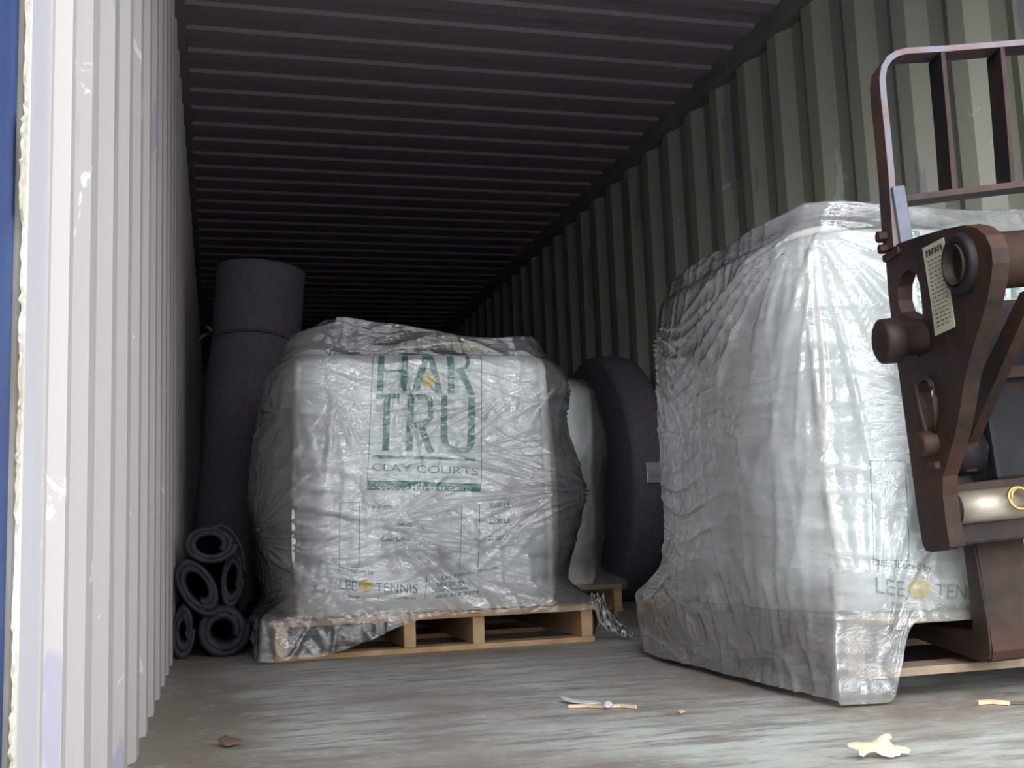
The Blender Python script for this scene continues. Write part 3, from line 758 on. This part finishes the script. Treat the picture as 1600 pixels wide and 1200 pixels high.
# big cross tube and its boss on the plate
hub = on_a(1504, 412, PA)
bm = bmesh.new(); lathe(bm, (PA - .022, hub.y, hub.z), (1, 0, 0), [(.06, .030), (.010, .036), (.008, .038), (.008, .050), (.012, .054), (.022, .055)], 40); bm_obj('boss_ring', bm, M_IRON_K, fk, True)
bm = bmesh.new(); cyl(bm, (PA + .03, hub.y, hub.z), (AW, hub.y, hub.z), .050, seg=40); bm_obj('cross_tube', bm, M_IRON_B, fk, True)
bm = bmesh.new(); lathe(bm, (PA - .019, hub.y, hub.z), (1, 0, 0), [(.03, .001), (.03, .034), (.0, .036)], 30); bm_obj('tube_bore', bm, M_IRON_B, fk, True)
# pivot pin with its thick head, sticking out to the left
pn = on_a(1441, 528, PA)
bm = bmesh.new(); lathe(bm, (PA - .085, pn.y, pn.z), (1, 0, 0), [(0, .001), (0, .037), (.004, .043), (.034, .044), (.038, .040), (.040, .031), (.10, .031)], 36)
for e in bm.edges: e.smooth = True
bm_obj('pivot_pin', bm, M_IRON_B, fk, True)
# small pin low on the plate
p2 = on_a(1459, 692, PA)
bm = bmesh.new(); lathe(bm, (PA - .03, p2.y, p2.z), (1, 0, 0), [(0, .001), (0, .020), (.004, .024), (.04, .024)], 24); bm_obj('lower_pin', bm, M_IRON, fk, True)
bm = bmesh.new(); box(bm, PA - .012, PA, p2.y - .018, p2.y + .018, p2.z - .050, p2.z - .036, .003); bm_obj('pin_stop', bm, M_IRON_B, fk)
# paper label on the plate
lb = [(1441, 388), (1474, 371), (1478, 400), (1484, 450), (1492, 511), (1461, 525), (1454, 470), (1446, 420)]
bm = bmesh.new(); vs = [bm.verts.new(on_a(x, y, PA - .0015)) for x, y in lb]; bm.faces.new(vs); lab = bm_obj('paper_label', bm, M_LABEL, fk)
md = lab.modifiers.new('t', 'SOLIDIFY'); md.thickness = .001
bm = bmesh.new(); rg2 = random.Random(3)
def lp(u, v):
    x0, y0 = 1441 + 20 * v, 388 + 137 * v; x1, y1 = 1474 + 18 * v, 371 + 140 * v; return on_a(x0 + (x1 - x0) * u, y0 + (y1 - y0) * u, PA - .0026)
def bar(u0, u1, v0, v1):
    bm.faces.new([bm.verts.new(lp(u, v)) for u, v in ((u0, v0), (u1, v0), (u1, v1), (u0, v1))])
u = .12
for k in range(6):
    bar(u, u + .07, .05, .12); bar(u, u + .11, .05 + .03 * (k % 2), .075 + .03 * (k % 2)); u += .135
for k in range(17):
    v = .17 + k * .046
    u = .14
    while u < .82:
        l = rg2.uniform(.06, .2); bar(u, min(.88, u + l), v, v + .010); u += l + .06
o = bm_obj('label_text', bm, M_LABEL_INK, lab)
# lower cross beam, fork shaft with a bright band painted as its highlight
z_hi = on_b(1500, 755, -.13).z; z_lo = on_b(1500, 853, -.13).z
bm = bmesh.new(); box(bm, PA + .030, AW, -.135, -.055, z_lo, z_hi, .006); bm_obj('lower_beam', bm, M_IRON_B, fk)
sc = on_b(1540, 790, -.15)
bm = bmesh.new(); cyl(bm, (PA + .035, -.140, sc.z), (AW, -.140, sc.z), .030, seg=30); bm_obj('fork_shaft', bm, M_IRON_B, fk, True)
bm = bmesh.new(); a0 = on_b(1505, 788, -.17).x; cyl(bm, (a0, -.140, sc.z), (a0 + .14, -.140, sc.z), .0315, seg=30); bm_obj('highlight_band', bm, M_STEEL, fk, True)  # paler sleeve standing in for the highlight on the shaft
rr = on_b(1594, 778, -.19)
bm = bmesh.new(); tube(bm, [(rr.x + .021 * cos(a), -.188 + .006 * sin(a), rr.z + .021 * sin(a)) for a in [2 * pi * k / 28 for k in range(28)]], .0034, 8, True)
tube(bm, [(rr.x + .018 * cos(a) + .003, -.183 + .004 * cos(a), rr.z + .019 * sin(a)) for a in [2 * pi * k / 28 for k in range(28)]], .0026, 8, True)
bm_obj('retaining_ring', bm, M_BRASS, fk, True)
# middle cross bars and inner links (dark mechanism)
q = on_b(1590, 580, -.16)
bm = bmesh.new(); box(bm, PA + .10, AW, -.16, -.13, q.z - .012, q.z + .012, .003); bm_obj('middle_bar', bm, M_IRON_B, fk)
q = on_b(1560, 697, -.10)
bm = bmesh.new(); cyl(bm, (PA + .03, -.10, q.z), (AW, -.10, q.z), .017, seg=24); bm_obj('tilt_shaft', bm, M_IRON_B, fk, True)
hubc = (PA + .085, -.10, q.z)
bm = bmesh.new(); cyl(bm, (PA + .07, -.10, q.z), (PA + .135, -.10, q.z), .052, seg=32); bm_obj('shaft_collar', bm, M_IRON_K, fk, True)
bm = bmesh.new()
h0 = Vector((0, hub.y - .02, hub.z - .06)); h1 = Vector((0, -.10, q.z))
for a in (PA + .095,):
    for d0, d1 in (((h0.y - .03, h0.z), (h0.y + .02, h0.z)),): pass
    vs = [(h0.y - .035, h0.z), (h0.y + .02, h0.z), (h1.y + .045, h1.z + .01), (h1.y + .02, h1.z - .05), (h1.y - .03, h1.z - .045), (h1.y - .055, h1.z + .01)]
    fa = [bm.verts.new((a, y, z)) for y, z in vs]; fb = [bm.verts.new((a + .022, y, z)) for y, z in vs]
    bm.faces.new(fa[::-1]); bm.faces.new(fb)
    for k in range(6): bm.faces.new((fa[k], fa[(k + 1) % 6], fb[(k + 1) % 6], fb[k]))
bm_obj('inner_link', bm, M_IRON, fk)
bm = bmesh.new(); box(bm, .03, .47, -.13, -.02, z_hi - .005, hub.z - .02, .01); bm_obj('boom_head', bm, M_IRON_K, fk)
bm = bmesh.new(); box(bm, .20, .38, -.42, -.12, z_hi + .16, z_hi + .36, .012); bm_obj('boom', bm, M_IRON_K, fk)
# forks
def fork(a0, name='fork'):
    prof = [(-.050, .0), (-.044, -.010), (-.03, -.016), (0.0, -.014), (.30, .010), (.84, .052), (.84, .062), (.02, .062), (.006, .070), (0.0, .085)]
    top_ = z_lo + .02
    prof = [(-.055, top_), (-.058, .08), (-.056, .02), (-.046, .002), (-.03, -.004), (.0, -.004), (.30, .016), (.80, .040), (.80, .050), (.03, .050), (.008, .056), (-.002, .075), (-.004, top_)]
    bm = bmesh.new(); fa = [bm.verts.new((a0, b, c)) for b, c in prof]; fb = [bm.verts.new((a0 + .105, b, c)) for b, c in prof]
    bm.faces.new(fa); bm.faces.new(fb[::-1]); n = len(prof)
    for k in range(n): bm.faces.new((fa[k], fb[k], fb[(k + 1) % n], fa[(k + 1) % n]))
    bmesh.ops.bevel(bm, geom=[e for e in bm.edges if abs(e.verts[0].co.x - e.verts[1].co.x) < .001], offset=.004, segments=2, affect='EDGES')
    bm_obj('fork', bm, M_IRON_B, fk)
fork(0.0); fork(.36)
# load guard: bent flat-bar hoop, upright bars and a bottom rail, standing on brackets
GB0 = on_a(1400, 384, PA).y                      # its side towards the truck
DEP = .052
def g(px, py): v = on_b(px, py, GB0); return v.x, v.z
def flat_bar(bm, path, half, b0, b1):
    """flat bar bent along a path in the a-c plane; path of (a, c)"""
    pr = None; n = len(path)
    for i, (a, c) in enumerate(path):
        p0 = path[max(0, i - 1)]; p1 = path[min(n - 1, i + 1)]; dx, dz = p1[0] - p0[0], p1[1] - p0[1]; l = hypot(dx, dz); nx, nz = -dz / l * half, dx / l * half
        cur = [bm.verts.new((a + nx, b0, c + nz)), bm.verts.new((a + nx, b1, c + nz)), bm.verts.new((a - nx, b1, c - nz)), bm.verts.new((a - nx, b0, c - nz))]
        if pr:
            for k in range(4): bm.faces.new((pr[k], pr[(k + 1) % 4], cur[(k + 1) % 4], cur[k]))
        else: bm.faces.new(cur[::-1])
        pr = cur
    bm.faces.new(pr)
hoop_px = [(1401, 385), (1397, 330), (1393, 270), (1387, 205), (1381, 150), (1379, 122), (1382, 104), (1390, 91), (1402, 83), (1418, 79)]
hoop = [g(*p) for p in hoop_px]
a_end = AW + .03
g1 = g(1480, 75.5); g2 = g(1598, 66); sl = (g2[1] - g1[1]) / (g2[0] - g1[0])
hoop.append(g1); hoop.append(g2)
aR = a_end - (hoop[5][0] - hoop[0][0])
top_c = g2[1]
hoop.append((aR - .06, top_c)); 
for k in range(1, 7):
    t_ = pi / 2 * k / 6; hoop.append((aR - .06 + .06 * sin(t_), top_c - .06 * (1 - cos(t_))))
hoop += [(aR, top_c - .2), (aR, hoop[0][1])]
bm = bmesh.new(); flat_bar(bm, hoop, .006, GB0 + .0022, GB0 + DEP); bm_obj('guard_frame', bm, M_GRILLE, fk)
bm = bmesh.new(); flat_bar(bm, hoop, .0062, GB0, GB0 + .0024); bm_obj('lit_frame_edge', bm, M_GREY_EDGE, fk)  # thin pale strip paints the lit edge of the hoop
for (x0, y0, x1, y1) in ((1474, 80, 1492, 296), (1567, 73, 1584, 287)):
    bm = bmesh.new(); flat_bar(bm, [g(x0, y0), g((x0 + x1) / 2 + .8, (y0 + y1) / 2), g(x1, y1)], .0042, GB0 + .004, GB0 + .060); bm_obj('guard_bar', bm, M_IRON_K, fk)
    bm = bmesh.new(); flat_bar(bm, [g(x0, y0), g((x0 + x1) / 2 + .8, (y0 + y1) / 2), g(x1, y1)], .0044, GB0 + .002, GB0 + .0042); bm_obj('lit_bar_edge', bm, M_IRON_B, fk)  # browner strip paints the lit edge of each black bar
d_ = g(1584, 287)[0] - g(1492, 296)[0]
for k in (1, 2, 3):
    if g(1584, 287)[0] + d_ * k < aR - .03:
        a_ = g(1584, 287)[0] + d_ * k; bm = bmesh.new(); box(bm, a_ - .004, a_ + .004, GB0, GB0 + .06, g(1584, 287)[1], top_c, 0); bm_obj('guard_bar', bm, M_IRON_K, fk)
bm = bmesh.new(); r0 = g(1398, 312); r1_ = g(1598, 287); flat_bar(bm, [r0, g(1490, 300), r1_, (aR, r1_[1])], .006, GB0, GB0 + .05); bm_obj('guard_rail', bm, M_GRILLE, fk)
# brackets carrying the guard
for a_ in (g(1401, 340)[0], aR):
    c0 = g(1401, 385)[1]; c1 = g(1397, 293)[1]
    bm = bmesh.new(); box(bm, a_ - .004, a_ + .022, GB0 - .012, GB0 + .020, c0 - .005, c1, .003); bm_obj('guard_bracket', bm, simple('bracket_paint', (.06, .07, .10), (.10, .11, .15), 12, .5), fk)
    bm = bmesh.new(); box(bm, a_ - .016, a_ + .028, GB0 - .016, GB0 + .06, c0 - .018, c0 - .003, .003)
    cyl(bm, (a_ - .03, GB0 + .035, c0 + .03), (a_ - .006, GB0 + .035, c0 + .03), .012, seg=6); cyl(bm, (a_ - .03, GB0 + .035, c0 + .005), (a_ - .006, GB0 + .035, c0 + .005), .010, seg=6)
    bm_obj('bracket_foot', bm, M_IRON, fk)

# ------------------------------------------------------------------ litter on the floor
def slab_from_px(pts, tilt, th, name, mat, label, cat, z0=.004, curl=.0):
    """outline mapped on a plane rising away from the camera by 'tilt'"""
    base = at_z(sum(p[0] for p in pts) / len(pts), max(p[1] for p in pts), z0)
    n = Vector((0, -sin(tilt), cos(tilt))); bm = bmesh.new()
    vs = [bm.verts.new(at_plane(x, y, base, n)) for x, y in pts]; f = bm.faces.new(vs)
    bmesh.ops.triangulate(bm, faces=[f]); bmesh.ops.subdivide_edges(bm, edges=bm.edges[:], cuts=3, use_grid_fill=True)
    c = sum((v.co for v in bm.verts), Vector()) / len(bm.verts)
    for v in bm.verts:
        v.co -= Vector((c.x, c.y, 0)); v.co.z = max(.0015, v.co.z + curl * noise.noise(v.co * 22) + curl * .6 * hypot(v.co.x, v.co.y) / .05)
    o = bm_obj(name, bm, mat, None, True); o.location = (c.x, c.y, 0)
    md = o.modifiers.new('t', 'SOLIDIFY'); md.thickness = th; md.offset = 1
    return tag(o, label, cat)
L8 = lambda pts: [(1280 + x / 5, 1080 + y / 5) for x, y in pts]
slab_from_px(L8([(215, 425), (225, 455), (270, 465), (305, 470), (310, 510), (345, 520), (385, 480), (430, 470), (490, 500), (540, 515), (570, 485), (600, 515), (630, 515), (640, 495), (700, 500), (715, 470),
              (680, 440), (600, 430), (550, 425), (545, 390), (570, 365), (550, 335), (510, 335), (470, 360), (440, 385), (410, 400), (330, 405), (280, 405)]),
             math.radians(32), .0012, 'oak_leaf', M_LEAF, 'pale dry lobed oak leaf on the floor at the lower right', 'leaf', curl=.004)
slab_from_px([(340, 1156), (352, 1150), (362, 1154), (376, 1157), (381, 1162), (366, 1163), (356, 1166), (346, 1163)], math.radians(15), .001, 'dead_leaf', M_DARKLEAF,
             'small dark brown dead leaf near the left wall', 'leaf', curl=.004)
def stick(pts, r, name, mat, label, cat='wood splinter'):
    ps = [at_z(x, y, r) for x, y in pts]; c = sum(ps, Vector()) / len(ps); bm = bmesh.new()
    bits = []
    for k, p in enumerate(ps): bits.append(p - Vector((c.x, c.y, 0)))
    tube(bm, bits, r, 5)
    for v in bm.verts: v.co.z = max(0, v.co.z)
    o = bm_obj(name, bm, mat); o.location = (c.x, c.y, 0); return tag(o, label, cat)
stick([(888, 1104), (915, 1103), (942, 1104), (970, 1103), (994, 1105)], .0042, 'wood_splinter', M_TWIG, 'thin orange wood splinter lying in mid floor')
stick([(1528, 1098), (1550, 1097), (1577, 1099)], .005, 'wood_splinter', M_TWIG, 'short pale wood chip on the floor below the fork')
stick([(1578, 1098), (1600, 1099), (1640, 1100)], .003, 'wood_splinter', M_DARKLEAF, 'thin dark splinter leaving the frame at the right')
slab_from_px([(872, 1088), (884, 1090), (905, 1094), (930, 1096), (940, 1100), (925, 1101), (903, 1099), (882, 1095)], math.radians(4), .001, 'plastic_scrap', M_SCRAP, 'torn scrap of clear film touching the orange splinter', 'plastic scrap', curl=.002)
slab_from_px([(944, 1100), (949, 1097), (955, 1099), (957, 1103), (950, 1107), (944, 1105)], math.radians(20), .004, 'pebble', M_SCRAP, 'small pale pebble touching the orange splinter', 'pebble')
slab_from_px([(1058, 1111), (1066, 1109), (1071, 1112), (1064, 1115)], math.radians(10), .002, 'wood_crumb', M_TWIG, 'small orange wood crumb to the right of the splinter', 'wood chip')
